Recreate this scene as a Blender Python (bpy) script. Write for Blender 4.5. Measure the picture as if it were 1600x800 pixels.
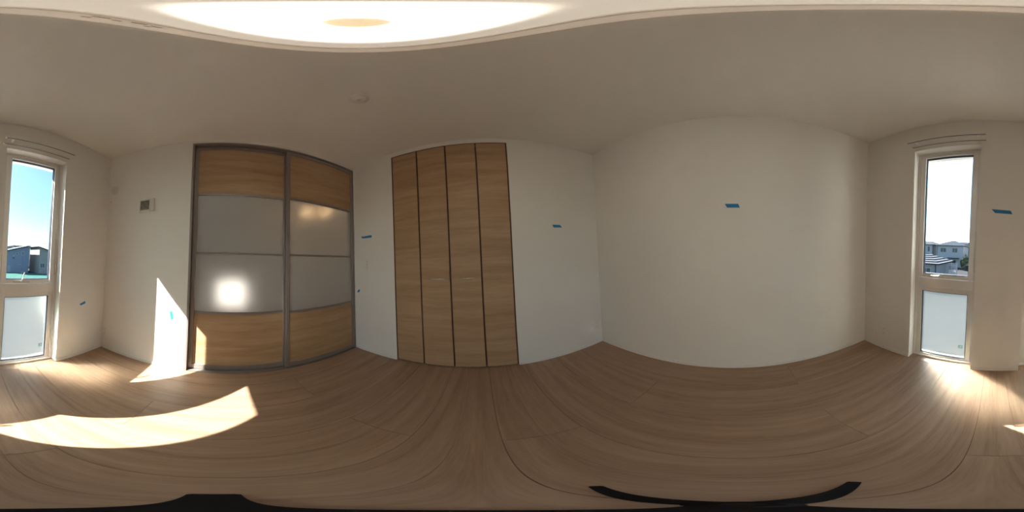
import bpy, bmesh, math, random
from mathutils import Matrix, Vector
random.seed(7)
PI = math.pi
scene = bpy.context.scene
for o in list(bpy.data.objects):
    bpy.data.objects.remove(o)
C = scene.collection

# ------------------------------------------------------------------ camera
CAM_Z = 1.1006                      # the room is measured from the camera's foot point; floor is z = 0, ceiling z = 2.4
cd = bpy.data.cameras.new('camera')
cd.type = 'PANO'
for holder in (cd, getattr(cd, 'cycles', None)):
    try:
        holder.panorama_type = 'EQUIRECTANGULAR'
    except Exception:
        pass
cd.clip_start = 0.01
cd.clip_end = 500
cam = bpy.data.objects.new('camera', cd)
C.objects.link(cam)
yaw, pitch, roll = -0.18912943, 0.01514054, 0.0496498
Rm = Matrix.Rotation(yaw, 3, 'Z') @ Matrix.Rotation(pitch, 3, 'X') @ Matrix.Rotation(roll, 3, 'Y')
cam.matrix_world = Matrix.Translation((0, 0, CAM_Z)) @ (Rm @ Matrix.Rotation(PI / 2, 3, 'X')).to_4x4()
scene.camera = cam

# ------------------------------------------------------------------ sky, sun, exposure
SKY_STRENGTH = 0.40
SUN_STRENGTH = 32.0
LAMP_STRENGTH = 27.0
HALL_LAMP = 14.0
EXPOSURE = 0.0
SUN_DIR = Vector((-1.0, 1.09, -1.335)).normalized()        # the way the sunlight travels
sun_el = math.asin(-SUN_DIR.z)
w = bpy.data.worlds.new('world')
scene.world = w
w.use_nodes = True
wn = w.node_tree
sky = wn.nodes.new('ShaderNodeTexSky')
sky.sky_type = 'NISHITA'
sky.sun_disc = False
sky.sun_elevation = sun_el
sky.sun_rotation = math.atan2(-SUN_DIR.x, -SUN_DIR.y)
sky.air_density = 1.0
sky.dust_density = 1.2
sky.ozone_density = 1.6
bg = wn.nodes['Background']
bg.inputs['Strength'].default_value = SKY_STRENGTH
tint = wn.nodes.new('ShaderNodeMix'); tint.data_type = 'RGBA'; tint.blend_type = 'MULTIPLY'
tint.inputs[0].default_value = 1.0
tint.inputs[7].default_value = (0.84, 1.02, 1.0, 1)
wn.links.new(sky.outputs['Color'], tint.inputs[6])
wn.links.new(tint.outputs[2], bg.inputs['Color'])
sl = bpy.data.lights.new('sun', 'SUN')
sl.energy = SUN_STRENGTH
sl.angle = math.radians(0.53)
sl.color = (1.0, 0.955, 0.885)
so = bpy.data.objects.new('sun', sl)
so.rotation_euler = SUN_DIR.to_track_quat('-Z', 'Y').to_euler()
so.location = (6, -6, 9)
C.objects.link(so)
vs = scene.view_settings
scene.display_settings.display_device = 'sRGB'
vs.view_transform = 'Standard'
vs.look = 'None'
vs.exposure = EXPOSURE
vs.gamma = 1.0
vs.use_curve_mapping = False
scene.cycles.max_bounces = 12
scene.cycles.diffuse_bounces = 6
scene.cycles.glossy_bounces = 5
scene.cycles.transmission_bounces = 8
scene.cycles.transparent_max_bounces = 12
scene.cycles.sample_clamp_indirect = 0.0
scene.cycles.blur_glossy = 0.0
scene.cycles.use_denoising = True

# ------------------------------------------------------------------ materials
def nodes_of(name):
    m = bpy.data.materials.new(name)
    m.use_nodes = True
    nt = m.node_tree
    return m, nt, nt.nodes['Principled BSDF']

def plain(name, col, rough=0.5, metal=0.0, bump=0.0, bscale=200.0, var=0.0, spec=0.5):
    m, nt, b = nodes_of(name)
    b.inputs['Roughness'].default_value = rough
    b.inputs['Metallic'].default_value = metal
    b.inputs['Specular IOR Level'].default_value = spec
    geo = nt.nodes.new('ShaderNodeNewGeometry')
    nz = nt.nodes.new('ShaderNodeTexNoise')
    nz.inputs['Scale'].default_value = bscale
    nz.inputs['Detail'].default_value = 4.0
    nt.links.new(geo.outputs['Position'], nz.inputs['Vector'])
    mix = nt.nodes.new('ShaderNodeMix')
    mix.data_type = 'RGBA'
    v = max(var, 0.01)
    mix.inputs[6].default_value = (*[c * (1 - v) for c in col], 1)
    mix.inputs[7].default_value = (*[min(1, c * (1 + v)) for c in col], 1)
    nt.links.new(nz.outputs['Fac'], mix.inputs[0])
    nt.links.new(mix.outputs[2], b.inputs['Base Color'])
    if bump:
        bp = nt.nodes.new('ShaderNodeBump')
        bp.inputs['Strength'].default_value = bump
        bp.inputs['Distance'].default_value = 0.002
        nt.links.new(nz.outputs['Fac'], bp.inputs['Height'])
        nt.links.new(bp.outputs['Normal'], b.inputs['Normal'])
    return m

def wood(name, dark, mid, light, grain, rough, shift=1.0, bump=0.02, spec=0.4):
    """grain = per-axis scale of the figure: small along the grain, large across it."""
    m, nt, b = nodes_of(name)
    geo = nt.nodes.new('ShaderNodeNewGeometry')
    oi = nt.nodes.new('ShaderNodeObjectInfo')
    off = nt.nodes.new('ShaderNodeVectorMath'); off.operation = 'SCALE'
    off.inputs[0].default_value = (7.3 * shift, 5.1 * shift, 3.7 * shift)
    nt.links.new(oi.outputs['Random'], off.inputs['Scale'])
    add = nt.nodes.new('ShaderNodeVectorMath'); add.operation = 'ADD'
    nt.links.new(geo.outputs['Position'], add.inputs[0])
    nt.links.new(off.outputs[0], add.inputs[1])
    def band(scale, detail, dist):
        mul = nt.nodes.new('ShaderNodeVectorMath'); mul.operation = 'MULTIPLY'
        mul.inputs[1].default_value = scale
        nt.links.new(add.outputs[0], mul.inputs[0])
        n = nt.nodes.new('ShaderNodeTexNoise')
        n.inputs['Scale'].default_value = 1.0
        n.inputs['Detail'].default_value = detail
        n.inputs['Distortion'].default_value = dist
        nt.links.new(mul.outputs[0], n.inputs['Vector'])
        return n
    coarse = band(grain, 4.0, 0.6)
    fine = band([g * 9 for g in grain], 3.0, 0.2)
    mixf = nt.nodes.new('ShaderNodeMix'); mixf.data_type = 'FLOAT'
    mixf.inputs[0].default_value = 0.35
    nt.links.new(coarse.outputs['Fac'], mixf.inputs[2])
    nt.links.new(fine.outputs['Fac'], mixf.inputs[3])
    rp = nt.nodes.new('ShaderNodeValToRGB')
    rp.color_ramp.elements[0].position = 0.34; rp.color_ramp.elements[0].color = (*dark, 1)
    rp.color_ramp.elements[1].position = 0.66; rp.color_ramp.elements[1].color = (*light, 1)
    e = rp.color_ramp.elements.new(0.5); e.color = (*mid, 1)
    nt.links.new(mixf.outputs[0], rp.inputs['Fac'])
    nt.links.new(rp.outputs['Color'], b.inputs['Base Color'])
    b.inputs['Roughness'].default_value = rough
    b.inputs['Specular IOR Level'].default_value = spec
    bp = nt.nodes.new('ShaderNodeBump')
    bp.inputs['Strength'].default_value = bump
    bp.inputs['Distance'].default_value = 0.001
    nt.links.new(fine.outputs['Fac'], bp.inputs['Height'])
    nt.links.new(bp.outputs['Normal'], b.inputs['Normal'])
    return m

def clear_glass(name):
    m, nt, b = nodes_of(name)
    nt.nodes.remove(b)
    out = nt.nodes['Material Output']
    tr = nt.nodes.new('ShaderNodeBsdfTransparent'); tr.inputs['Color'].default_value = (0.95, 0.975, 0.97, 1)
    gl = nt.nodes.new('ShaderNodeBsdfGlossy'); gl.inputs['Roughness'].default_value = 0.01
    lw = nt.nodes.new('ShaderNodeLayerWeight'); lw.inputs['Blend'].default_value = 0.5
    pw = nt.nodes.new('ShaderNodeMath'); pw.operation = 'POWER'; pw.inputs[1].default_value = 5.0
    sc_ = nt.nodes.new('ShaderNodeMath'); sc_.operation = 'MULTIPLY_ADD'; sc_.inputs[1].default_value = 0.9; sc_.inputs[2].default_value = 0.04
    nt.links.new(lw.outputs['Facing'], pw.inputs[0]); nt.links.new(pw.outputs[0], sc_.inputs[0])
    mx = nt.nodes.new('ShaderNodeMixShader')
    nt.links.new(sc_.outputs[0], mx.inputs[0])
    nt.links.new(tr.outputs[0], mx.inputs[1]); nt.links.new(gl.outputs[0], mx.inputs[2])
    nt.links.new(mx.outputs[0], out.inputs['Surface'])
    return m

def frosted(name, tint, rough, translucent, ior=1.45, diffuse=0.0):
    m, nt, b = nodes_of(name)
    out = nt.nodes['Material Output']
    b.inputs['Base Color'].default_value = (*tint, 1)
    b.inputs['Roughness'].default_value = rough
    b.inputs['IOR'].default_value = ior
    b.inputs['Transmission Weight'].default_value = 1.0
    tl = nt.nodes.new('ShaderNodeBsdfTranslucent'); tl.inputs['Color'].default_value = (*tint, 1)
    mx = nt.nodes.new('ShaderNodeMixShader'); mx.inputs[0].default_value = translucent
    nt.links.new(b.outputs[0], mx.inputs[1]); nt.links.new(tl.outputs[0], mx.inputs[2])
    last = mx
    if diffuse:
        df = nt.nodes.new('ShaderNodeBsdfDiffuse'); df.inputs['Color'].default_value = (*tint, 1)
        m2 = nt.nodes.new('ShaderNodeMixShader'); m2.inputs[0].default_value = diffuse
        nt.links.new(mx.outputs[0], m2.inputs[1]); nt.links.new(df.outputs[0], m2.inputs[2])
        last = m2
    nt.links.new(last.outputs[0], out.inputs['Surface'])
    return m

def glow(name, col, strength):
    m, nt, b = nodes_of(name)
    b.inputs['Base Color'].default_value = (0.9, 0.88, 0.84, 1)
    b.inputs['Emission Color'].default_value = (*col, 1)
    b.inputs['Emission Strength'].default_value = strength
    return m

M = {}
M['wall'] = plain('wallpaper', (0.80, 0.775, 0.735), 0.85, bump=0.25, bscale=260, var=0.015)
M['ceiling'] = plain('ceiling_paper', (0.80, 0.775, 0.735), 0.9, bump=0.25, bscale=220, var=0.015)
M['board'] = plain('white_trim', (0.80, 0.78, 0.74), 0.45)
M['floor'] = wood('oak_floor', (0.30, 0.185, 0.115), (0.37, 0.24, 0.157), (0.43, 0.29, 0.197), (22, 1.1, 6), 0.36, 1.0)
M['seam'] = plain('floor_bed', (0.10, 0.06, 0.035), 0.9)
M['door'] = wood('oak_laminate', (0.36, 0.22, 0.115), (0.43, 0.275, 0.155), (0.49, 0.33, 0.20), (0.9, 0.9, 13), 0.45, 0.35)
M['edge'] = plain('brown_edge_band', (0.13, 0.065, 0.038), 0.5)
M['dark'] = plain('closet_gap_shade', (0.03, 0.025, 0.02), 0.9)
M['alu'] = plain('bronze_grey_aluminium', (0.30, 0.262, 0.245), 0.42, 0.45)
M['chrome'] = plain('satin_chrome', (0.82, 0.80, 0.77), 0.30, 0.9)
M['vinyl'] = plain('window_vinyl', (0.74, 0.71, 0.67), 0.4)
M['gasket'] = plain('blue_black_gasket', (0.02, 0.025, 0.05), 0.6)
M['glass'] = clear_glass('clear_glass')
M['frost'] = frosted('frosted_glass', (0.84, 0.93, 0.90), 0.29, 0.02)
M['acrylic'] = frosted('frosted_acrylic', (0.80, 0.80, 0.80), 0.39, 0.08, 1.3, 0.20)
M['sticker'] = frosted('green_sticker', (0.30, 0.74, 0.58), 0.5, 0.75)
M['tape'] = plain('blue_tape', (0.02, 0.22, 0.48), 0.7, bump=0.3, bscale=500, var=0.06)
M['plastic'] = plain('white_plastic', (0.78, 0.755, 0.71), 0.4)
M['plastic_grey'] = plain('grey_plastic', (0.60, 0.57, 0.52), 0.45)
M['plastic_cap'] = plain('cap_plastic', (0.66, 0.63, 0.585), 0.5)
M['vent_dark'] = plain('slot_shade_and_marks', (0.02, 0.018, 0.016), 0.9, spec=0.1)  # near-black painted for shade in slots and the vent; also the switch marks
def diffuser_mat():
    # LEDs sit under the middle of the shade, so the shade's own output falls off towards its edge
    m = glow('lamp_diffuser', (1.0, 0.875, 0.715), LAMP_STRENGTH)
    nt = m.node_tree; b = nt.nodes['Principled BSDF']
    tc = nt.nodes.new('ShaderNodeTexCoord')
    fl_ = nt.nodes.new('ShaderNodeVectorMath'); fl_.operation = 'MULTIPLY'; fl_.inputs[1].default_value = (1, 1, 0)
    ln = nt.nodes.new('ShaderNodeVectorMath'); ln.operation = 'LENGTH'
    mr = nt.nodes.new('ShaderNodeMapRange'); mr.interpolation_type = 'SMOOTHSTEP'
    mr.inputs['From Min'].default_value = 0.045; mr.inputs['From Max'].default_value = 0.172
    mr.inputs['To Min'].default_value = LAMP_STRENGTH; mr.inputs['To Max'].default_value = 0.40
    nt.links.new(tc.outputs['Object'], fl_.inputs[0]); nt.links.new(fl_.outputs[0], ln.inputs[0])
    nt.links.new(ln.outputs['Value'], mr.inputs['Value']); 
    inn = nt.nodes.new('ShaderNodeMapRange'); inn.interpolation_type = 'SMOOTHSTEP'
    inn.inputs['From Min'].default_value = 0.020; inn.inputs['From Max'].default_value = 0.085
    inn.inputs['To Min'].default_value = 0.03; inn.inputs['To Max'].default_value = 1.0
    nt.links.new(ln.outputs['Value'], inn.inputs['Value'])
    mu = nt.nodes.new('ShaderNodeMath'); mu.operation = 'MULTIPLY'
    nt.links.new(mr.outputs[0], mu.inputs[0]); nt.links.new(inn.outputs[0], mu.inputs[1])
    nt.links.new(mu.outputs[0], b.inputs['Emission Strength'])
    return m
M['lamp'] = diffuser_mat()
M['lamp_cap'] = glow('lamp_cap', (1.0, 0.76, 0.42), 0.75)
M['lamp_rim'] = glow('lamp_rim_acrylic', (1.0, 0.76, 0.56), 0.22)
M['lamp_mark'] = plain('lamp_mark', (0.45, 0.36, 0.30), 0.6)
M['black'] = plain('tripod_black', (0.007, 0.0065, 0.0075), 0.6, spec=0.2)
M['hall_lamp'] = glow('hall_lamp_glow', (1.0, 0.62, 0.30), HALL_LAMP)
# outdoors
M['ground'] = plain('asphalt', (0.055, 0.055, 0.06), 1.0, var=0.15, bscale=0.6, spec=0.0)
M['teal'] = plain('teal_turf', (0.012, 0.085, 0.068), 0.95, var=0.2, bscale=1.5)
M['h_white'] = plain('house_white', (0.36, 0.37, 0.40), 0.9, var=0.04, bscale=2)
M['h_blue'] = plain('house_bluegrey', (0.17, 0.185, 0.26), 0.9, var=0.05, bscale=2)
M['h_tan'] = plain('house_tan', (0.24, 0.22, 0.21), 0.9, var=0.05, bscale=2)
M['h_grey'] = plain('house_grey', (0.26, 0.26, 0.28), 0.9, var=0.05, bscale=2)
M['roof_l'] = plain('roof_light', (0.18, 0.185, 0.20), 1.0, var=0.06, bscale=3, spec=0.0)
M['roof_d'] = plain('roof_dark', (0.055, 0.06, 0.08), 1.0, var=0.06, bscale=3, spec=0.0)
M['roof_m'] = plain('roof_mid_grey', (0.07, 0.08, 0.10), 1.0, var=0.06, bscale=3, spec=0.0)
M['roof_n'] = plain('roof_near_dark', (0.018, 0.022, 0.035), 1.0, var=0.06, bscale=3, spec=0.0)
M['h_pane'] = plain('house_window_glass', (0.06, 0.08, 0.10), 0.08)
M['h_frame'] = plain('house_window_frame', (0.40, 0.41, 0.42), 0.5)
M['leaf'] = plain('leaf_dark', (0.05, 0.085, 0.045), 0.9, var=0.3, bscale=4)
M['bark'] = plain('bark', (0.09, 0.065, 0.045), 0.9)

# ------------------------------------------------------------------ mesh helpers
class MB:
    def __init__(s):
        s.v = []; s.f = []; s.smooth = False
    def add(s, vs_, fs_):
        n = len(s.v)
        s.v += [tuple(p) for p in vs_]
        s.f += [tuple(i + n for i in f) for f in fs_]
        return s
    def box(s, x0, x1, y0, y1, z0, z1):
        x0, x1 = sorted((x0, x1)); y0, y1 = sorted((y0, y1)); z0, z1 = sorted((z0, z1))
        return s.add([(x0, y0, z0), (x1, y0, z0), (x1, y1, z0), (x0, y1, z0), (x0, y0, z1), (x1, y0, z1), (x1, y1, z1), (x0, y1, z1)],
                     [(3, 2, 1, 0), (4, 5, 6, 7), (0, 1, 5, 4), (1, 2, 6, 5), (2, 3, 7, 6), (3, 0, 4, 7)])
    def cbox(s, x0, x1, y0, y1, z0, z1, c=0.002):
        """box with chamfered edges"""
        bm = bmesh.new()
        bmesh.ops.create_cube(bm, size=1.0)
        for v in bm.verts:
            v.co = ((x0 + x1) / 2 + v.co.x * abs(x1 - x0), (y0 + y1) / 2 + v.co.y * abs(y1 - y0), (z0 + z1) / 2 + v.co.z * abs(z1 - z0))
        bmesh.ops.bevel(bm, geom=list(bm.edges), offset=c, segments=1, affect='EDGES', profile=0.5)
        bm.verts.index_update()
        s.add([v.co[:] for v in bm.verts], [[v.index for v in f.verts] for f in bm.faces])
        bm.free()
        return s
    def extrude(s, poly, axis, a, b):
        """closed polygon in the two other axes (cyclic order), extruded along axis from a to b"""
        n = len(poly)
        def mk(p, t):
            return {0: (t, p[0], p[1]), 1: (p[0], t, p[1]), 2: (p[0], p[1], t)}[axis]
        vs_ = [mk(p, a) for p in poly] + [mk(p, b) for p in poly]
        fs_ = [tuple(reversed(range(n))), tuple(range(n, 2 * n))] + [(i, (i + 1) % n, n + (i + 1) % n, n + i) for i in range(n)]
        return s.add(vs_, fs_)
    def tube(s, pts, r, n=10, cap=True):
        pts = [Vector(p) for p in pts]
        rs = r if isinstance(r, (list, tuple)) else [r] * len(pts)
        rings = []
        for i, p in enumerate(pts):
            d = (pts[min(i + 1, len(pts) - 1)] - pts[max(i - 1, 0)]).normalized()
            u = d.cross(Vector((0, 0, 1)))
            if u.length < 1e-3: u = d.cross(Vector((1, 0, 0)))
            u.normalize(); q = d.cross(u)
            rings.append([p + (u * math.cos(2 * PI * k / n) + q * math.sin(2 * PI * k / n)) * rs[i] for k in range(n)])
        vs_ = [p for ring in rings for p in ring]
        fs_ = []
        for i in range(len(rings) - 1):
            for k in range(n):
                a = i * n + k; b = i * n + (k + 1) % n
                fs_.append((a, b, b + n, a + n))
        if cap:
            fs_.append(tuple(range(n - 1, -1, -1))); fs_.append(tuple(range((len(rings) - 1) * n, len(rings) * n)))
        s.add(vs_, fs_)
        return s
    def lathe(s, prof, c, axis=2, n=40, sign=1):
        """prof: (radius, height) from one pole or rim to the other, about an axis through c"""
        vs_ = []; fs_ = []
        def mk(r, h, a):
            u, v = r * math.cos(a), r * math.sin(a)
            if axis == 2: return (c[0] + u, c[1] + v, c[2] + sign * h)
            if axis == 0: return (c[0] + sign * h, c[1] + u, c[2] + v)
            return (c[0] + u, c[1] + sign * h, c[2] + v)
        for r, h in prof:
            vs_ += [mk(r, h, 2 * PI * k / n) for k in range(n)]
        for i in range(len(prof) - 1):
            for k in range(n):
                a = i * n + k; b = i * n + (k + 1) % n
                fs_.append((a, b, b + n, a + n))
        if prof[0][0] > 0: fs_.append(tuple(range(n - 1, -1, -1)))
        if prof[-1][0] > 0: fs_.append(tuple(range((len(prof) - 1) * n, len(prof) * n)))
        s.add(vs_, fs_)
        return s
    def build(s, name, mat, parent=None, smooth=False):
        off = Vector((0, 0, 0))
        p = parent
        while p is not None:
            off += p.location; p = p.parent
        me = bpy.data.meshes.new(name)
        me.from_pydata([tuple(Vector(v) - off) for v in s.v], [], s.f)
        bm = bmesh.new(); bm.from_mesh(me)
        bmesh.ops.remove_doubles(bm, verts=bm.verts, dist=1e-6)
        bmesh.ops.recalc_face_normals(bm, faces=bm.faces)
        bm.to_mesh(me); bm.free()
        if smooth:
            for f in me.polygons: f.use_smooth = True
            try: me.set_sharp_from_angle(angle=math.radians(35))
            except Exception: pass
        me.materials.append(M[mat])
        o = bpy.data.objects.new(name, me)
        C.objects.link(o)
        if parent is not None: o.parent = parent
        return o

def empty(name, loc=(0, 0, 0)):
    o = bpy.data.objects.new(name, None)
    o.location = loc
    o.empty_display_size = 0.05
    C.objects.link(o)
    return o

def tag(o, label, cat, group=None):
    o['label'] = label; o['category'] = cat
    if group: o['group'] = group
    return o

def structure(o, label=None, cat=None):
    o['kind'] = 'structure'
    if label: o['label'] = label
    if cat: o['category'] = cat
    return o

# ------------------------------------------------------------------ room shell
XL, XR, YF, YB, H = -1.378, 1.229, 1.412, -1.240, 2.400
DY0, DY1, DZ = -0.315, 1.398, 2.362            # sliding door opening in the left wall
BX0, BX1, BZ = -0.836, 0.279, 2.340            # closet opening in the front wall
WIN = [(0.130, 0.676), (-0.790, -0.244)]       # the two window openings in the back wall
WZ = 2.060
WT = 0.17                                      # outer wall thickness

m = MB()
m.box(XL - 0.12, XL, YB - WT, DY0, 0, H).box(XL - 0.12, XL, DY0, DY1, DZ, H).box(XL - 0.12, XL, DY1, YF + 0.12, 0, H)
structure(m.build('wall_left', 'wall'), 'white papered wall holding the two-panel sliding door', 'wall')
m = MB()
m.box(XL, BX0, YF, YF + 0.12, 0, H).box(BX0, BX1, YF, YF + 0.12, BZ, H).box(BX1, XR, YF, YF + 0.12, 0, H)
structure(m.build('wall_front', 'wall'), 'white papered wall holding the folding closet doors', 'wall')
m = MB()
m.box(XR, XR + 0.14, YB - WT, YF + 0.12, 0, H)
structure(m.build('wall_right', 'wall'), 'bare white papered wall with one strip of blue tape', 'wall')
m = MB()
xs = [XL] + [WIN[1][0], WIN[1][1], WIN[0][0], WIN[0][1]] + [XR]
for i in (0, 2, 4):
    m.box(xs[i], xs[i + 1], YB - WT, YB, 0, H)
for a, b in WIN:
    m.box(a, b, YB - WT, YB, WZ, H)
structure(m.build('wall_back', 'wall'), 'white papered wall with the two tall slot windows', 'wall')
structure(MB().box(XL - 0.12, XR + 0.14, YB - WT, YF + 0.75, H, H + 0.12).build('ceiling', 'ceiling'), 'white papered ceiling with a round light', 'ceiling')
m = MB()                                        # closet behind the folding doors
m.box(BX0 - 0.05, BX0 - 0.02, YF + 0.12, YF + 0.70, 0, H).box(BX1 + 0.02, BX1 + 0.05, YF + 0.12, YF + 0.70, 0, H).box(BX0 - 0.05, BX1 + 0.05, YF + 0.70, YF + 0.73, 0, H)
structure(m.build('wall_closet', 'wall'), 'white inside walls of the closet behind the folding doors', 'wall')

# floor: a bed and one board after another, each 303 mm wide with a groove down its middle
fl = MB().box(XL - 0.12, XR + 0.14, YB - WT, YF + 0.75, -0.10, -0.012).build('floor', 'seam')
structure(fl, 'light oak plank floor', 'floor')
GAP = 0.0006
def plank(x0, x1, y0, y1, mid=None):
    a, b = x0 + GAP, x1 - GAP
    c = 0.0010
    prof = [(a, -0.012), (a, -c), (a + c, 0)]
    if mid is not None:
        prof += [(mid - 0.0012, 0), (mid, -0.0014), (mid + 0.0012, 0)]
    prof += [(b - c, 0), (b, -c), (b, -0.012)]
    return MB().extrude(prof, 1, y0 + GAP * 1.6, y1 - GAP * 1.6).build('plank', 'floor', fl)
edges = [XL] + [0.017 + 0.303 * k for k in range(-4, 4)] + [XR]
for i in range(len(edges) - 1):
    a, b = edges[i], edges[i + 1]
    k = round((max(a, -1.195 if i else a) - 0.017) / 0.303) if i else -5
    mid = (0.017 + 0.303 * k) + 0.1515
    if b - a < 0.02:
        continue
    if not (a + 0.01 < mid < b - 0.01): mid = None
    j = 0.545 if k % 2 == 0 else -0.366
    plank(a, b, YB, j, mid)
    plank(a, b, j, YF, mid)
for a, b in WIN:                                # boards running on into the two window reveals
    cuts = [a] + [e for e in edges if a + 0.01 < e < b - 0.01] + [b]
    for p, q in zip(cuts, cuts[1:]):
        plank(p, q, YB - 0.078, YB)
plank(BX0, BX1, YF, YF + 0.70)                  # closet floor

# baseboards
def baseboard(name, x0, x1, y0, y1):
    structure(MB().cbox(x0, x1, y0, y1, 0.0, 0.040, 0.0015).build(name, 'board'), None, None)
T = 0.007
baseboard('baseboard_left', XL, XL + T, YB + T, DY0 - 0.005)
baseboard('baseboard_front_1', XL + 0.004, BX0 - 0.012, YF - T, YF)
baseboard('baseboard_front_2', BX1 + 0.012, XR - T, YF - T, YF)
baseboard('baseboard_right', XR - T, XR, YB + T, YF)
baseboard('baseboard_back_1', XL, WIN[1][0] - 0.004, YB, YB + T)
baseboard('baseboard_back_2', WIN[1][1] + 0.004, WIN[0][0] - 0.004, YB, YB + T)
baseboard('baseboard_back_3', WIN[0][1] + 0.004, XR, YB, YB + T)

# ------------------------------------------------------------------ windows
def window(name, a, b, label, hx, up=False):
    e = empty(name, ((a + b) / 2, YB - 0.09, 0))
    structure(e, label, 'window')
    y0, y1 = YB - 0.148, YB - 0.080            # frame depth
    f = 0.022
    m = MB()
    m.cbox(a, a + f, y0, y1, 0, WZ, 0.0015).cbox(b - f, b, y0, y1, 0, WZ, 0.0015)
    m.cbox(a + f, b - f, y0, y1, WZ - 0.022, WZ, 0.0015)
    m.cbox(a + f, b - f, y0, y1, 0.0, 0.022, 0.0015)
    m.build('frame', 'vinyl', e)
    MB().cbox(a + f, b - f, y0 + 0.004, y1 - 0.004, 0.765, 0.848, 0.002).build('transom', 'vinyl', e)
    # upper sash, a little proud
    s0, s1 = y0 + 0.012, y1 - 0.002
    s1b = YB - 0.097                            # the lower rail stands back a little
    g0, g1, gz0, gz1 = a + 0.068, b - 0.068, 0.885, 2.004
    m = MB()
    m.cbox(a + f + 0.003, g0, s0, s1, 0.852, WZ - 0.025, 0.002).cbox(g1, b - f - 0.003, s0, s1, 0.852, WZ - 0.025, 0.002)
    m.cbox(g0, g1, s0, s1, gz1, WZ - 0.025, 0.002).cbox(g0, g1, s0, s1b, 0.852, gz0, 0.002)
    m.build('sash', 'vinyl', e)
    def gasket(x0, x1, z0, z1, yy):
        q = 0.005
        MB().box(x0, x0 + q, yy - 0.014, yy + 0.014, z0, z1).box(x1 - q, x1, yy - 0.014, yy + 0.014, z0, z1).box(x0 + q, x1 - q, yy - 0.014, yy + 0.014, z1 - q, z1).box(x0 + q, x1 - q, yy - 0.014, yy + 0.014, z0, z0 + q).build('gasket', 'gasket', e)
    yg = YB - 0.112
    gasket(g0, g1, gz0, gz1, yg)
    MB().box(g0 + 0.005, g1 - 0.005, yg - 0.002, yg + 0.002, gz0 + 0.005, gz1 - 0.005).build('clear_pane', 'glass', e)
    # lower fixed light
    l0, l1, lz0, lz1 = a + 0.066, b - 0.066, 0.040, 0.727
    m = MB()
    m.cbox(a + f, l0, y0 + 0.008, y1 - 0.012, 0.022, 0.765, 0.002).cbox(l1, b - f, y0 + 0.008, y1 - 0.012, 0.022, 0.765, 0.002)
    m.cbox(l0, l1, y0 + 0.008, y1 - 0.012, lz1, 0.765, 0.002).cbox(l0, l1, y0 + 0.008, y1 - 0.012, 0.022, lz0, 0.002)
    m.build('fixed_frame', 'vinyl', e)
    gasket(l0, l1, lz0, lz1, yg)
    pane = MB().box(l0 + 0.005, l1 - 0.005, yg - 0.003, yg + 0.003, lz0 + 0.005, lz1 - 0.005).build('frosted_pane', 'frost', e)
    pane['label'] = 'frosted lower pane'
    sx = l0 + 0.026                             # the picture's right-hand side is the smaller x
    m = MB()
    for r in range(3):                          # small maker's mark: three bars of marks
        for c_ in range(4):
            if (r, c_) in ((1, 1),): continue
            m.box(sx + c_ * 0.010, sx + c_ * 0.010 + 0.008, yg + 0.003, yg + 0.0036, 0.165 + r * 0.014, 0.165 + r * 0.014 + 0.011)
    m.build('sticker', 'sticker', e)
    # cam handle on the sash's lower rail
    hz = 0.868
    MB().cbox(hx - 0.075, hx + 0.075, s1b, s1b + 0.010, hz - 0.011, hz + 0.006, 0.002).build('handle_base', 'plastic_grey', e)
    if up:
        m = MB().tube([(hx + 0.010, s1b + 0.008, hz + 0.002), (hx + 0.006, s1b + 0.022, hz + 0.004), (hx - 0.004, s1b + 0.024, hz + 0.030), (hx - 0.020, s1b + 0.020, hz + 0.082)], [0.007, 0.0065, 0.006, 0.0055], 8)
    else:
        m = MB().tube([(hx + 0.040, s1b + 0.008, hz + 0.002), (hx + 0.034, s1b + 0.024, hz + 0.004), (hx - 0.030, s1b + 0.026, hz + 0.006), (hx - 0.044, s1b + 0.022, hz + 0.018)], [0.006, 0.0055, 0.005, 0.004], 8)
    m.build('handle', 'chrome', e, True)
    m = MB().tube([(hx + 0.065, s1b + 0.006, hz - 0.004), (hx + 0.105, s1b + 0.004, hz - 0.012)], 0.003, 6)
    m.build('handle_stay', 'chrome', e, True)
    # hinge hardware on the picture's right
    m = MB().cbox(a + 0.012, a + 0.026, s1 - 0.004, s1 + 0.012, 1.02, 1.05, 0.002).cbox(a + 0.012, a + 0.026, s1 - 0.004, s1 + 0.012, 0.93, 0.955, 0.002).cbox(a + 0.016, a + 0.022, s1 - 0.004, s1 + 0.006, 0.955, 1.26, 0.001)
    m.build('hinge', 'plastic_grey', e)
    # sill strip at the floor
    MB().cbox(a + 0.001, b - 0.001, y1 - 0.004, YB - 0.074, 0.0005, 0.018, 0.001).build('sill', 'board', e)
    # outside head hood
    MB().cbox(a - 0.06, b + 0.06, YB - WT - 0.100, YB - WT, 2.060, 2.080, 0.002).build('head_hood', 'vinyl', e)
    return e
w1 = window('window_1', *WIN[0], 'tall narrow white window looking out on a white house', 0.485)
w2 = window('window_2', *WIN[1], 'tall narrow white window looking out on blue-grey houses', -0.455, True)

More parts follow.
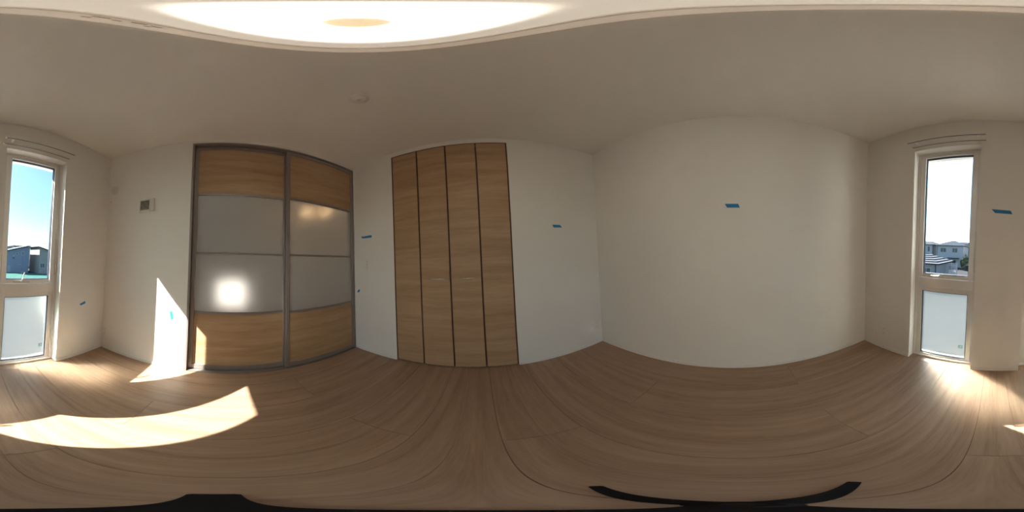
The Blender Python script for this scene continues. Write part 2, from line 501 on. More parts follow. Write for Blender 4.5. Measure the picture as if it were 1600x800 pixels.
# ------------------------------------------------------------------ sliding door
d1 = empty('door_1', (XL, (DY0 + DY1) / 2, 0))
structure(d1, 'two-panel sliding door of oak laminate and frosted panes', 'door')
m = MB()
m.cbox(XL - 0.095, XL + 0.004, DY0, DY0 + 0.018, 0, DZ, 0.001).cbox(XL - 0.095, XL + 0.002, DY1 - 0.012, DY1, 0, DZ, 0.001)
m.cbox(XL - 0.095, XL + 0.002, DY0 + 0.018, DY1 - 0.012, DZ - 0.018, DZ, 0.001)
m.build('door_frame', 'alu', d1)
m = MB().box(XL - 0.085, XL - 0.002, DY0 + 0.018, DY1 - 0.012, 0.0, 0.003)
m.box(XL - 0.022, XL - 0.020, DY0 + 0.018, DY1 - 0.012, 0.003, 0.006).box(XL - 0.062, XL - 0.060, DY0 + 0.018, DY1 - 0.012, 0.003, 0.006)
m.build('floor_track', 'alu', d1)
def slider(y0, y1, xf):
    p = empty('door_panel', (xf, (y0 + y1) / 2, 0)); p.parent = d1
    p.location = (xf - XL, (y0 + y1) / 2 - (DY0 + DY1) / 2, 0)
    xb = xf - 0.032
    st = 0.034
    z0, z1 = 0.010, 2.338
    for a, b in ((y0, y0 + st), (y1 - st, y1)):
        MB().cbox(xb, xf, a, b, z0, z1, 0.002).build('stile', 'alu', p)
    for a, b in ((z0, 0.066), (0.634, 0.656), (1.180, 1.196), (1.736, 1.756), (2.296, z1)):
        MB().cbox(xb + 0.002, xf - 0.002, y0 + st, y1 - st, a, b, 0.0015).build('rail', 'alu', p)
    xm0, xm1 = xb + 0.011, xb + 0.022
    for a, b in ((0.066, 0.634), (1.756, 2.296)):
        MB().box(xm0, xm1, y0 + st, y1 - st, a, b).build('wood_panel', 'door', p)
    for a, b in ((0.656, 1.180), (1.196, 1.736)):
        MB().box(xm0 + 0.003, xm0 + 0.008, y0 + st, y1 - st, a, b).build('frosted_pane', 'acrylic', p)
slider(DY0 + 0.020, 0.566, XL - 0.046)
slider(0.545, DY1 - 0.013, XL - 0.004)

# ------------------------------------------------------------------ folding closet door
d2 = empty('door_2', ((BX0 + BX1) / 2, YF, 0))
structure(d2, 'floor-to-ceiling folding closet door of four oak laminate leaves', 'door')
m = MB()
m.box(BX0, BX0 + 0.004, YF + 0.004, YF + 0.05, 0, BZ).box(BX1 - 0.004, BX1, YF + 0.004, YF + 0.05, 0, BZ).box(BX0 + 0.004, BX1 - 0.004, YF + 0.004, YF + 0.05, BZ - 0.004, BZ)
m.build('door_frame', 'edge', d2)
LX = [BX0 + 0.006, -0.5555, -0.2765, -0.0010, BX1 - 0.006]
for i in range(4):
    a, b = LX[i] + (0.0018 if i else 0), LX[i + 1] - (0.0018 if i < 3 else 0)
    p = empty('leaf', ((a + b) / 2 - (BX0 + BX1) / 2, 0, 0)); p.parent = d2
    MB().cbox(a + 0.006, b - 0.006, YF + 0.003, YF + 0.026, 0.014, BZ - 0.009, 0.001).build('leaf_board', 'door', p)
    MB().cbox(a, a + 0.0058, YF + 0.006, YF + 0.026, 0.014, BZ - 0.009, 0.0008).cbox(b - 0.0058, b, YF + 0.006, YF + 0.026, 0.014, BZ - 0.009, 0.0008).build('edge_band', 'edge', p)
    if i in (1, 2):
        hx0, hx1 = ((-0.484, -0.334), (-0.202, -0.063))[i - 1]
        n = 8
        pts = [(hx0 + (hx1 - hx0) * k / n, YF + 0.003 - 0.020 * math.sin(PI * k / n) ** 0.5 if 0 < k < n else YF + 0.004, 0.945) for k in range(n + 1)]
        MB().tube(pts, [0.0055] * (n + 1), 8).build('handle', 'chrome', p, True)
# dark sheet standing in for the closet's shade in the leaves' joints
MB().box(BX0 + 0.004, BX1 - 0.004, YF + 0.06, YF + 0.064, 0.0, BZ - 0.005).build('gap_shade_sheet', 'dark', d2)

# ------------------------------------------------------------------ hall behind the sliding door
HX0, HX1, HY0, HY1, HH = -3.70, XL - 0.12, -2.620, 2.60, 3.80
structure(MB().box(HX0 - 0.12, HX1, HY0 - 0.12, HY1 + 0.12, -0.10, 0.0).build('floor_hall', 'floor'), 'oak floor of the next room behind the frosted door', 'floor')
structure(MB().box(HX0 - 0.12, HX1, HY0 - 0.12, HY1 + 0.12, HH, HH + 0.1).build('ceiling_hall', 'ceiling'), 'ceiling of the next room behind the frosted door', 'ceiling')
m = MB().box(HX0 - 0.12, HX0, HY0 - 0.12, HY1 + 0.12, 0, HH)
m.box(HX0, HX1, HY1, HY1 + 0.12, 0, HH).box(HX0, HX1, HY0 - 0.12, HY0, 0, HH)
# the stretch beyond this room's window wall, with a high opening added to throw a sun spot behind the door pane
oy0, oy1, oz0, oz1 = -2.55, -1.82, 2.93, 3.65
wx0, wx1 = HX1 - 0.10, HX1
m.box(wx0, wx1, HY0, oy0, 0, HH).box(wx0, wx1, oy1, YB - WT, 0, HH).box(wx0, wx1, oy0, oy1, 0, oz0).box(wx0, wx1, oy0, oy1, oz1, HH)
m.box(HX1, HX1 + 0.11, YB - WT, YF + 0.12, H + 0.12, HH).box(HX1, HX1 + 0.11, YF + 0.12, HY1 + 0.12, 0, HH)
m.box(wx0, HX1 + 0.11, YB - WT - 0.0, YB - WT + 0.10, H + 0.12, HH)
structure(m.build('wall_hall', 'wall'), 'white walls of the next room behind the frosted door', 'wall')
for (x, y, lab) in ((-2.89, 1.59, 'warm glowing globe pendant in the next room, nearer the middle stile of the sliding door'), (-2.70, 1.90, 'warm glowing globe pendant in the next room, deeper behind the frosted pane')):
    t = tag(empty('pendant_lamp', (x, y, HH)), lab, 'lamp', 'pendants in the next room')
    MB().tube([(x, y, HH), (x, y, 2.26)], 0.004, 6).build('cord', 'black', t)
    MB().lathe([(0.0, 0), (0.03, 0.006), (0.052, 0.03), (0.058, 0.055), (0.045, 0.09), (0.015, 0.108), (0.0, 0.11)], (x, y, 2.15), n=20).build('globe', 'hall_lamp', t, True)

# ------------------------------------------------------------------ ceiling light
LC = ((XL + XR) / 2 + 0.012, (YF + YB) / 2 + 0.008)
t = tag(empty('ceiling_light', (LC[0], LC[1], H)), 'large round ceiling light switched on with warm glow', 'ceiling light')
MB().lathe([(0.0, 0), (0.215, 0), (0.215, -0.030), (0.0, -0.030)], (LC[0], LC[1], H)).build('base', 'plastic', t, True)
prof = [(0.246, 0.0), (0.250, -0.008), (0.248, -0.016), (0.240, -0.021), (0.226, -0.026), (0.204, -0.032), (0.200, -0.028), (0.225, -0.020), (0.238, -0.012), (0.238, 0.0)]
n = 56
MB().lathe([(r, h) for r, h in prof], (LC[0], LC[1], H), n=n).build('rim', 'lamp_rim', t, True)
MB().lathe([(0.2035, -0.032), (0.196, -0.035), (0.186, -0.0385), (0.172, -0.044), (0.140, -0.050), (0.085, -0.056), (0.036, -0.058)], (LC[0], LC[1], H), n=n).build('diffuser', 'lamp', t, True)
MB().lathe([(0.036, -0.056), (0.036, -0.061), (0.028, -0.065), (0.0, -0.066)], (LC[0], LC[1], H), n=32).build('centre_cap', 'lamp_cap', t, True)
m = MB()                                        # the faint maker's marks on the rim
base_a = math.atan2(-0.139 - LC[1], -0.082 - LC[0])
for k, (da, rr, ln) in enumerate([(-0.30, 0.224, 0.10), (-0.16, 0.221, 0.13), (0.02, 0.225, 0.07), (0.12, 0.220, 0.12), (-0.22, 0.230, 0.05), (0.20, 0.228, 0.06)]):
    a0 = base_a + da
    vs_ = []
    for q in range(4):
        aa = a0 + ln * q / 3
        for r_ in (rr - 0.002, rr + 0.002):
            vs_.append((LC[0] + r_ * math.cos(aa), LC[1] + r_ * math.sin(aa), H - 0.0285 + (r_ - 0.222) * 0.45))
    m.add(vs_, [(0, 1, 3, 2), (2, 3, 5, 4), (4, 5, 7, 6)])
m.build('rim_mark', 'lamp_mark', t)

# smoke detector
sx_, sy_ = -0.530, 0.600
t = tag(empty('smoke_detector', (sx_, sy_, H)), 'small white round smoke detector on the ceiling', 'smoke detector')
MB().lathe([(0.0, 0), (0.052, 0), (0.052, -0.012), (0.046, -0.016), (0.0, -0.016)], (sx_, sy_, H), n=32).build('base', 'plastic', t, True)
MB().lathe([(0.040, -0.016), (0.038, -0.028), (0.028, -0.036), (0.0, -0.038)], (sx_, sy_, H), n=32).build('cover', 'plastic', t, True)
MB().cbox(sx_ - 0.012, sx_ + 0.012, sy_ - 0.008, sy_ + 0.008, H - 0.0405, H - 0.0375, 0.0008).build('test_button', 'plastic_grey', t)

# ------------------------------------------------------------------ curtain rails
def curtain_rail(x0, x1, lab):
    t = tag(empty('curtain_rail', ((x0 + x1) / 2, YB, 2.09)), lab, 'curtain rail', 'curtain rails over the windows')
    for d in (0.052, 0.137):
        z0, z1 = 2.068, 2.088
        y = YB + d
        m = MB()                                # C-shaped track, open slot underneath
        prof = [(y - 0.009, z0), (y - 0.0062, z0), (y - 0.0062, z0 + 0.002), (y - 0.0068, z0 + 0.003), (y - 0.0068, z1 - 0.003), (y + 0.0068, z1 - 0.003), (y + 0.0068, z0 + 0.003), (y + 0.0062, z0 + 0.002), (y + 0.0062, z0), (y + 0.009, z0), (y + 0.009, z1), (y - 0.009, z1)]
        m.extrude(prof, 0, x0, x1)
        r = m.build('rail', 'vinyl', t)
        MB().box(x0 + 0.004, x1 - 0.004, y - 0.0064, y + 0.0064, z0 + 0.004, z1 - 0.0032).build('slot', 'vent_dark', r)  # dark fill that paints the shade inside the open track
        for xx in (x0, x1):
            MB().cbox(xx - 0.005, xx + 0.005, y - 0.011, y + 0.011, z0 - 0.002, z1 + 0.002, 0.002).build('end_cap', 'vinyl', t)
    for xx in (x0 + 0.06, x1 - 0.06):
        m = MB().cbox(xx - 0.012, xx + 0.012, YB, YB + 0.004, 2.074, 2.120, 0.001).cbox(xx - 0.010, xx + 0.010, YB + 0.004, YB + 0.150, 2.0885, 2.0925, 0.001)
        m.build('bracket', 'vinyl', t)
curtain_rail(0.090, 0.682, 'white double curtain rail over the window facing the white house')
curtain_rail(-0.782, -0.205, 'white double curtain rail over the window facing blue-grey houses')

# ------------------------------------------------------------------ wall fittings
t = tag(empty('wall_vent', (XL, -0.735, 1.65)), 'square white louvred vent on the wall beside the sliding door', 'vent')
MB().cbox(XL, XL + 0.006, -0.818, -0.655, 1.580, 1.722, 0.002).build('back_plate', 'plastic', t)
MB().cbox(XL + 0.006, XL + 0.024, -0.708, -0.657, 1.584, 1.718, 0.003).build('damper_box', 'plastic_grey', t)
m = MB().cbox(XL + 0.006, XL + 0.022, -0.816, -0.810, 1.584, 1.716, 0.001).cbox(XL + 0.006, XL + 0.022, -0.810, -0.708, 1.706, 1.716, 0.001).cbox(XL + 0.006, XL + 0.022, -0.810, -0.708, 1.584, 1.600, 0.001)
m.build('grille_frame', 'plastic', t)
MB().box(XL + 0.006, XL + 0.008, -0.810, -0.708, 1.600, 1.706).build('vent_shade_plate', 'vent_dark', t)  # dark plate standing in for the shade behind the louvres
for k in range(7):
    z = 1.607 + k * 0.0152
    MB().extrude([(XL + 0.009, z + 0.004), (XL + 0.020, z - 0.003), (XL + 0.020, z - 0.0005), (XL + 0.009, z + 0.0065)], 1, -0.810, -0.708) if False else None
    m = MB().add([(XL + 0.009, -0.810, z + 0.004), (XL + 0.020, -0.810, z - 0.003), (XL + 0.020, -0.810, z), (XL + 0.009, -0.810, z + 0.007), (XL + 0.009, -0.708, z + 0.004), (XL + 0.020, -0.708, z - 0.003), (XL + 0.020, -0.708, z), (XL + 0.009, -0.708, z + 0.007)],
                 [(3, 2, 1, 0), (4, 5, 6, 7), (0, 1, 5, 4), (1, 2, 6, 5), (2, 3, 7, 6), (3, 0, 4, 7)])
    m.build('louvre', 'plastic', t)

t = tag(empty('sleeve_cap', (XL, -1.150, 1.908)), 'round white pipe sleeve cover high on the wall in the corner', 'pipe cover')
MB().lathe([(0.0, 0), (0.052, 0), (0.052, 0.006), (0.047, 0.010), (0.0, 0.012)], (XL, -1.150, 1.908), axis=0, n=32).build('cap', 'plastic_cap', t, True)
MB().cbox(XL + 0.011, XL + 0.014, -1.156, -1.144, 1.880, 1.936, 0.001).build('grip', 'plastic_grey', t)
t = tag(empty('cable_cap', (XL, -1.196, 1.765)), 'tiny round plug below the pipe sleeve cover', 'cable cap')
MB().lathe([(0.0, 0), (0.012, 0), (0.012, 0.004), (0.009, 0.006), (0.0, 0.006)], (XL, -1.196, 1.765), axis=0, n=20).build('cap', 'plastic_grey', t, True)

def wall_plate(name, wall, u, z, hw, hh, lab, cat, kind, group=None):
    """a socket or switch plate; wall L, F or B; u along the wall"""
    def bx(mb, u0, u1, d0, d1, z0, z1, c=0.0012):
        if wall == 'L': mb.cbox(XL + d0, XL + d1, u0, u1, z0, z1, c)
        elif wall == 'F': mb.cbox(u0, u1, YF - d1, YF - d0, z0, z1, c)
        else: mb.cbox(u0, u1, YB + d0, YB + d1, z0, z1, c)
        return mb
    loc = {'L': (XL, u, z), 'F': (u, YF, z), 'B': (u, YB, z)}[wall]
    t = tag(empty(name, loc), lab, cat, group)
    bx(MB(), u - hw, u + hw, 0.0, 0.006, z - hh, z + hh, 0.002).build('plate', 'plastic', t)
    if kind == 'switch':
        for k in (-1, 0, 1):
            bx(MB(), u - 0.016, u + 0.016, 0.006, 0.010, z + k * 0.031 - 0.0145, z + k * 0.031 + 0.0145, 0.0015).build('rocker', 'plastic', t)
            bx(MB(), u + 0.019, u + 0.024, 0.006, 0.0075, z + k * 0.031 - 0.003, z + k * 0.031 + 0.003, 0.0005).build('pilot_mark', 'vent_dark', t)
    elif kind == 'outlet':
        for k in (-1, 1):
            q = bx(MB(), u - 0.019, u + 0.019, 0.006, 0.0085, z + k * 0.027 - 0.020, z + k * 0.027 + 0.020, 0.001).build('socket', 'plastic', t)
            m = MB()
            for s in (-1, 1):
                bx(m, u + s * 0.0065 - 0.001, u + s * 0.0065 + 0.001, 0.0085, 0.0089, z + k * 0.027 - 0.006, z + k * 0.027 + 0.006, 0.0001)
            m.build('slot', 'vent_dark', q)
    elif kind == 'wide':
        for k in (-1, 1):
            bx(MB(), u + k * 0.027 - 0.021, u + k * 0.027 + 0.021, 0.006, 0.0085, z - 0.022, z + 0.022, 0.001).build('socket', 'plastic', t)
    return t
wall_plate('light_switch', 'F', -1.211, 1.096, 0.036, 0.060, 'white light switch plate between the sliding door and the closet', 'switch', 'switch')
wall_plate('wall_outlet', 'L', -1.196, 0.238, 0.035, 0.060, 'white wall outlet low beside the corner near the blue-grey houses window', 'outlet', 'outlet', 'low wall outlets')
wall_plate('wall_outlet', 'F', 1.150, 0.262, 0.035, 0.060, 'white wall outlet low on the closet wall beside its bare corner', 'outlet', 'outlet', 'low wall outlets')
wall_plate('wall_outlet', 'B', 1.115, 0.170, 0.058, 0.036, 'wide white wall outlet in the corner beside the white house window', 'outlet', 'wide', 'low wall outlets')
wall_plate('wall_outlet', 'B', 0.955, 0.236, 0.035, 0.060, 'upright white wall outlet between the wide outlet and the white house window', 'outlet', 'outlet', 'low wall outlets')

# blue marking tape
TAPES = [
    ('B', [(-1.0297, 0.6307), (-1.097, 0.6536), (-1.1058, 0.6272), (-1.0422, 0.6118)], 'slanting bit of blue tape low between the window and the corner'),
    ('L', [(-0.4708, 0.642), (-0.4433, 0.651), (-0.4305, 0.5745), (-0.4561, 0.5617)], 'upright strip of blue tape in the sunlit patch beside the sliding door'),
    ('F', [(-1.2757, 1.4224), (-1.24, 1.418), (-1.1174, 1.4219), (-1.1166, 1.3925), (-1.2551, 1.3971)], 'strip of blue tape above the light switch'),
    ('F', [(-1.3356, 0.7897), (-1.3083, 0.7991), (-1.3163, 0.7642), (-1.3546, 0.756)], 'tiny bit of blue tape below the light switch beside the sliding door'),
    ('F', [(0.6755, 1.4092), (0.7589, 1.4093), (0.7789, 1.384), (0.6875, 1.3809)], 'strip of blue tape on the wall beside the closet doors'),
    ('R', [(0.0835, 1.4494), (-0.0165, 1.4459), (-0.0277, 1.4146), (0.0677, 1.4175)], 'strip of blue tape alone on the bare wall'),
    ('B', [(0.0296, 1.4334), (-0.1176, 1.4293), (-0.131, 1.4017), (0.0003, 1.4034)], 'long strip of blue tape on the wall between the two windows'),
]
for wl, poly, lab in TAPES:
    m = MB()
    if wl == 'B': m.extrude(poly, 1, YB, YB + 0.0009)
    elif wl == 'F': m.extrude(poly, 1, YF - 0.0009, YF)
    elif wl == 'L': m.extrude(poly, 0, XL, XL + 0.0009)
    else: m.extrude(poly, 0, XR - 0.0009, XR)
    tag(m.build('tape_strip', 'tape'), lab, 'tape', 'blue tape strips on the walls')

# ------------------------------------------------------------------ tripod under the camera
hub = Vector((0.0, 0.024, 0))
t = tag(empty('tripod', hub), 'small black three-legged camera stand on the oak floor', 'tripod')
for tip, w0, w1_ in (((0.063, 0.161), 0.026, 0.017), ((0.103, -0.108), 0.026, 0.019), ((-0.172, 0.018), 0.030, 0.040)):
    d = Vector((tip[0], tip[1], 0)) - hub
    L_ = d.length; d.normalize(); q = Vector((-d.y, d.x, 0))
    def st(s_, wd, zb, zt):
        p = hub + d * s_
        return [p - q * wd / 2 + Vector((0, 0, zb)), p + q * wd / 2 + Vector((0, 0, zb)), p + q * wd / 2 + Vector((0, 0, zt)), p - q * wd / 2 + Vector((0, 0, zt))]
    m = MB()
    secs = [st(0.012, w0, 0.010, 0.026), st(L_ * 0.5, (w0 + w1_) / 2, 0.004, 0.016), st(L_ - 0.004, w1_, 0.0, 0.009), st(L_, w1_ * 0.8, 0.0, 0.006)]
    vs_ = [p for s_ in secs for p in s_]
    fs_ = [(0, 1, 2, 3), (15, 14, 13, 12)]
    for i in range(3):
        for k in range(4):
            a = i * 4 + k; b = i * 4 + (k + 1) % 4
            fs_.append((a, b, b + 4, a + 4))
    m.add(vs_, fs_)
    m.build('leg', 'black', t)
MB().lathe([(0.0, 0.0), (0.017, 0.0), (0.019, 0.008), (0.019, 0.030), (0.013, 0.036), (0.0, 0.036)], hub, n=24).build('hub', 'black', t, True)
MB().tube([hub + Vector((0, 0, 0.034)), hub + Vector((-0.004, -0.006, 0.30))], 0.007, 12).build('pole', 'black', t, True)

# ------------------------------------------------------------------ outdoors: seen through the upper panes
GZ = -3.5
structure(MB().box(-130, 130, -160, 60, GZ - 0.2, GZ).build('ground', 'ground'), 'grey ground of the housing lots outside', 'ground')
structure(MB().box(-19, -5, -38.6, -27.0, GZ, GZ + 0.06).build('ground_turf', 'teal'), 'teal green surfaced lot before the blue-grey houses', 'ground')
# outer walls of this house and of its lower storey, so that it stands on the ground
structure(MB().box(HX0 - 0.12, XR + 0.14, YB - WT + 0.02, 6.0, GZ, -0.10).build('wall_lower_storey', 'h_white'), 'wall of the storey below this room', 'wall')

def house_window(par, x0, x1, y, z0, z1, bar=True):
    f = MB()
    f.box(x0, x1, y, y + 0.06, z0, z0 + 0.07).box(x0, x1, y, y + 0.06, z1 - 0.07, z1).box(x0, x0 + 0.07, y, y + 0.06, z0 + 0.07, z1 - 0.07).box(x1 - 0.07, x1, y, y + 0.06, z0 + 0.07, z1 - 0.07)
    if bar: f.box((x0 + x1) / 2 - 0.035, (x0 + x1) / 2 + 0.035, y, y + 0.05, z0 + 0.07, z1 - 0.07)
    fr = f.build('window', 'h_frame', par)
    MB().box(x0 + 0.07, x1 - 0.07, y, y + 0.02, z0 + 0.07, z1 - 0.07).build('pane', 'h_pane', fr)

def hip_roof(par, x0, x1, y0, y1, ze, zr, mat, ridge=0.0, th=0.16, n=0, cmat=None):
    """ridge: half-length of the ridge along x"""
    cx, cy = (x0 + x1) / 2, (y0 + y1) / 2
    m = MB()
    b = [(x0, y0), (x1, y0), (x1, y1), (x0, y1)]
    vs_ = [(p[0], p[1], ze - th) for p in b] + [(p[0], p[1], ze) for p in b] + [(cx - ridge, cy, zr), (cx + ridge, cy, zr)]
    m.add(vs_, [(3, 2, 1, 0), (0, 1, 5, 4), (1, 2, 6, 5), (2, 3, 7, 6), (3, 0, 4, 7), (4, 5, 9, 8), (6, 7, 8, 9), (5, 6, 9), (7, 4, 8)])
    r = m.build('roof', mat, par)
    for i in range(n):                          # stepped roofing courses, one part each
        t0, t1 = i / n, (i + 0.38) / n
        def ring(t, dz):
            return [(x0 + (cx - ridge - x0) * t, y0 + (cy - y0) * t, ze + (zr - ze) * t + dz), (x1 + (cx + ridge - x1) * t, y0 + (cy - y0) * t, ze + (zr - ze) * t + dz),
                    (x1 + (cx + ridge - x1) * t, y1 + (cy - y1) * t, ze + (zr - ze) * t + dz), (x0 + (cx - ridge - x0) * t, y1 + (cy - y1) * t, ze + (zr - ze) * t + dz)]
        vs2 = ring(t0, 0.035) + ring(t1, 0.015) + ring(t0, 0.0) + ring(t1, 0.0)
        fs2 = []
        for k in range(4):
            a, c_ = k, (k + 1) % 4
            fs2 += [(a, c_, c_ + 4, a + 4), (a + 8, c_ + 8, c_, a), (a + 4, c_ + 4, c_ + 12, a + 12)]
        MB().add(vs2, fs2).build('course', cmat or mat, r)
    return r

# white hip-roofed house beyond window 1
h = tag(empty('white_house', (11.7, -47, GZ)), 'white two-storey house with a pale hip roof, seen beyond the clear pane', 'house')
MB().box(8.0, 15.4, -51, -43, GZ, 2.25).build('wall', 'h_white', h)
hip_roof(h, 7.4, 15.95, -51.6, -42.4, 2.42, 3.95, 'roof_m', 0.4)
house_window(h, 12.8, 14.5, -43, 0.50, 1.72)
house_window(h, 9.6, 11.1, -43, 0.48, 1.72)
house_window(h, 14.95, 15.2, -43, 1.35, 1.65, False)
MB().box(9.1, 12.2, -43, -41.7, -1.15, -0.92).build('canopy', 'roof_d', h)
MB().box(10.0, 12.3, -43, -42.94, -3.4, -1.6).build('door', 'roof_d', h)
MB().box(15.5, 15.62, -42.9, -42.7, GZ, 2.2).build('downpipe', 'h_frame', h)
m = MB().tube([(14.0, -46, 2.5), (14.0, -46, 4.15)], 0.05, 6).tube([(13.7, -46, 4.1), (14.3, -46, 4.1)], 0.04, 6)
m.build('antenna', 'h_frame', h)
# its pale neighbour at the pane's edge
h = tag(empty('pale_house', (20, -48, GZ)), 'pale house with a stepped roof at the left edge of the clear pane', 'house')
MB().box(17.3, 24, -52, -44, GZ, 2.5).build('wall', 'h_white', h)
hip_roof(h, 16.3, 24.6, -52.5, -43.4, 2.6, 3.7, 'roof_d', 1.5, 0.16, 4, 'roof_l')
MB().box(16.25, 17.3, -50, -45, GZ, 2.3).build('recess_shade', 'h_grey', h)  # set-back grey box standing in for the shadowed gap between the houses
house_window(h, 18.0, 18.8, -44, 0.5, 2.0, False)
house_window(h, 19.6, 21.0, -44, 0.5, 1.7)
# dark roofed house behind
h = tag(empty('dark_roofed_house', (12, -72, GZ)), 'far grey house with a dark roof behind the white house', 'house')
MB().box(10.2, 17, -78, -68, GZ, 3.6).build('wall', 'h_grey', h)
hip_roof(h, 9.6, 17.6, -78.6, -67.4, 3.75, 4.9, 'roof_d', 1.6)
# house at the right edge of that pane
h = tag(empty('narrow_house', (4.5, -43, GZ)), 'blue-white house wall at the right edge of the same pane', 'house')
MB().box(3.0, 6.05, -47, -40, GZ, 3.0).build('wall', 'h_white', h)
hip_roof(h, 2.6, 6.4, -47.5, -39.6, 3.1, 3.6, 'roof_d', 0.2)
house_window(h, 4.2, 5.2, -40, 0.4, 1.6)
# low striped-roof house nearer
h = tag(empty('striped_roof_house', (10.7, -24, GZ)), 'low house with a bright striped hip roof before the white house', 'house')
MB().box(7.5, 14.0, -27.2, -20.6, GZ, -0.95).build('wall', 'h_grey', h)
hip_roof(h, 6.9, 14.6, -27.9, -20.0, -0.75, 0.50, 'roof_n', 0.6, 0.14, 5, 'roof_l')
house_window(h, 8.2, 9.6, -20.6, -2.6, -1.4)
MB().box(7.44, 7.56, -20.56, -20.44, GZ, -0.95).build('downpipe', 'roof_d', h)
# slatted garden screen beside it
h = tag(empty('garden_screen', (6.3, -24.5, GZ)), 'pale slatted garden screen beside the low striped-roof house', 'screen')
for x in (5.45, 6.35, 7.2):
    MB().box(x - 0.05, x + 0.05, -24.55, -24.45, GZ, -0.85).build('post', 'h_frame', h)
for k in range(18):
    z = -3.35 + k * 0.14
    MB().box(5.40, 7.25, -24.45, -24.42, z, z + 0.085).build('slat', 'h_white', h)
t = tag(empty('gate_post', (5.25, -22.0, GZ)), 'bright white post beside the slatted garden screen', 'post')
MB().cbox(5.12, 5.32, -22.1, -21.9, GZ, -1.9, 0.02).build('shaft', 'h_white', t)
MB().cbox(5.08, 5.36, -22.14, -21.86, -1.9, -1.82, 0.02).build('cap', 'h_white', t)

def tree(loc, hgt, rad, lab, seed):
    rnd = random.Random(seed)
    t = tag(empty('garden_tree', loc), lab, 'tree', 'garden trees outside')
    x, y, z = loc
    MB().tube([(x, y, z), (x + 0.05, y, z + hgt * 0.35), (x, y + 0.05, z + hgt * 0.7)], [0.10, 0.08, 0.04], 8).build('trunk', 'bark', t)
    m = MB()
    for _ in range(420):
        a, b, r = rnd.uniform(0, 2 * PI), math.acos(rnd.uniform(-1, 1)), rnd.uniform(0.55, 1.0)
        p = Vector((x + rad * r * math.sin(b) * math.cos(a), y + rad * r * math.sin(b) * math.sin(a), z + hgt * 0.62 + hgt * 0.38 * r * math.cos(b)))
        u = Vector((rnd.uniform(-1, 1), rnd.uniform(-1, 1), rnd.uniform(-1, 1))).normalized() * 0.16
        v = u.cross(Vector((rnd.uniform(-1, 1), rnd.uniform(-1, 1), rnd.uniform(-1, 1)))).normalized() * 0.12
        m.add([p - u, p + v, p + u, p - v], [(0, 1, 2, 3)])
    cr = m.build('crown', 'leaf', t); cr['kind'] = 'stuff'
tree((6.35, -37.5, GZ), 3.7, 0.75, 'dark round-headed garden tree beside the white house', 3)
tree((7.3, -38.5, GZ), 2.6, 0.55, 'lower dark bush-like tree in front of the white house', 5)

# blue-grey house beyond window 2, single-pitch stepped roof
h = tag(empty('blue_grey_house', (-12, -43, GZ)), 'blue-grey house with a sloping stepped-edge roof, seen beyond the clear pane', 'house')
MB().extrude([(-9.15, GZ), (-9.15, 1.75), (-14.9, 3.25), (-14.9, GZ)], 1, -47, -39).build('wall', 'h_blue', h)
rf = MB().extrude([(-8.9, 1.80), (-8.9, 1.90), (-15.3, 3.55), (-15.3, 3.45)], 1, -47.4, -38.5).build('roof', 'roof_d', h)
for i in range(9):
    xa = -8.88 - i * 0.72; xb = xa - 0.62
    za = 1.83 + (-(xa) - 8.6) * 0.258
    MB().extrude([(xa, za - 0.01), (xa, za + 0.13), (xb, za + 0.20), (xb, za + 0.15)], 1, -47.4, -38.45).build('course', 'roof_l', rf)
house_window(h, -13.7, -12.9, -39, 1.0, 1.84)
house_window(h, -12.05, -11.45, -39, 1.0, 1.5, False)
MB().box(-11.05, -10.7, -39, -38.8, 0.55, 0.85).build('vent_hood', 'h_white', h)
MB().box(-11.05, -10.75, -39, -38.85, 0.0, 0.35).build('meter_box', 'roof_d', h)
MB().box(-10.2, -9.4, -39, -38.95, -3.4, -1.7).build('door', 'h_grey', h)
MB().box(-11.75, -11.68, -38.98, -38.9, GZ, -1.0).build('downpipe', 'h_grey', h)
house_window(h, -12.9, -12.4, -39, -1.9, -1.4, False)
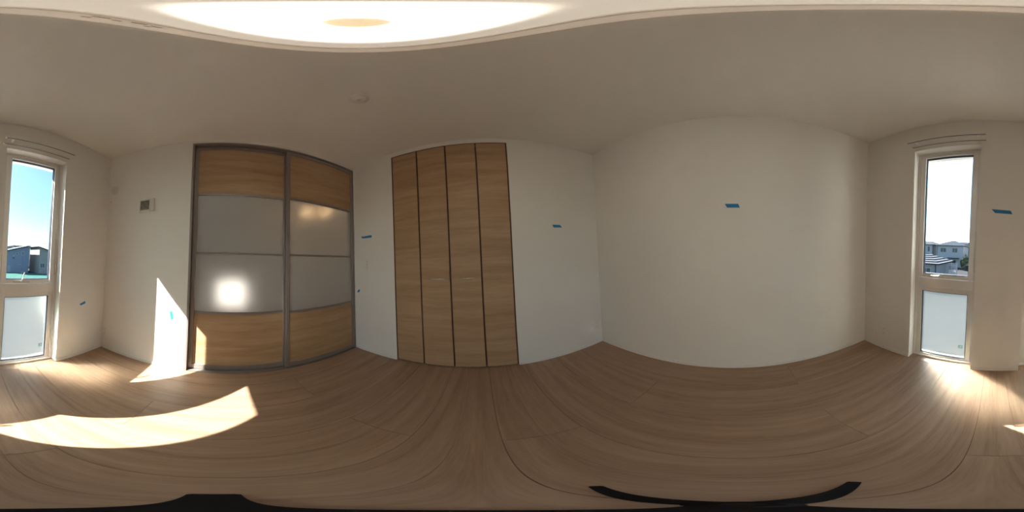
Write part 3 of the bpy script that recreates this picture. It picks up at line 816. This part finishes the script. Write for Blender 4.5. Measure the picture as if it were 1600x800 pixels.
# tan house further along
h = tag(empty('tan_house', (-19, -40, GZ)), 'tan house with one sunlit wall beside the blue-grey house', 'house')
MB().extrude([(-17.0, GZ), (-17.0, 3.15), (-22.5, 1.75), (-22.5, GZ)], 1, -43.5, -37).build('wall', 'h_tan', h)
MB().extrude([(-16.5, 3.22), (-16.5, 3.40), (-23.0, 1.76), (-23.0, 1.60)], 1, -44.0, -36.6).build('roof', 'roof_d', h)
house_window(h, -18.6, -17.3, -37, -2.0, -0.8)
house_window(h, -20.4, -19.6, -37, 0.4, 1.2, False)
m = MB().tube([(-18.6, -38, 2.9), (-18.6, -38, 4.35)], 0.05, 6).tube([(-18.6, -38, 4.3), (-19.5, -38, 4.3)], 0.04, 6)
m.build('antenna', 'h_frame', h)
# flat roofed block behind
h = tag(empty('flat_roofed_block', (-19, -62, GZ)), 'far flat-roofed grey block behind the blue-grey house', 'house')
MB().box(-22.6, -16.2, -68, -58, GZ, 4.15).build('wall', 'h_grey', h)
MB().box(-22.9, -15.9, -68.3, -57.7, 4.15, 4.40).build('roof', 'roof_d', h)
h = tag(empty('long_low_house', (-10, -62, GZ)), 'far house with a dark roof at the edge of the same pane', 'house')
MB().box(-15.6, -6, -66, -58, GZ, 3.5).build('wall', 'h_grey', h)
hip_roof(h, -16.0, -5.5, -66.5, -57.5, 3.6, 3.9, 'roof_d', 3.0)
# small white house at the pane's left edge
h = tag(empty('small_white_house', (-6.6, -44, GZ)), 'white house wall showing at the edge past the blue-grey house', 'house')
MB().box(-8.3, -4.5, -48, -41.5, GZ, 1.9).build('wall', 'h_white', h)
hip_roof(h, -8.5, -4.1, -48.4, -41.1, 2.0, 2.9, 'roof_d', 0.3)
house_window(h, -8.1, -7.5, -41.5, -0.4, 0.8, False)
# overhead line
t = tag(empty('power_line', (-12, -33, GZ)), 'thin power line crossing the sky above the blue-grey houses', 'power line')
pts = [(-26 + i * 2.6, -33, 4.05 - 0.5 * (1 - ((i - 5) / 5) ** 2) * 0.5) for i in range(11)]
MB().tube(pts, 0.018, 6).build('cable', 'black', t)
for x in (-26, 0):
    MB().tube([(x, -33, GZ), (x, -33, 4.6)], [0.16, 0.12], 8).build('pole', 'h_grey', t)
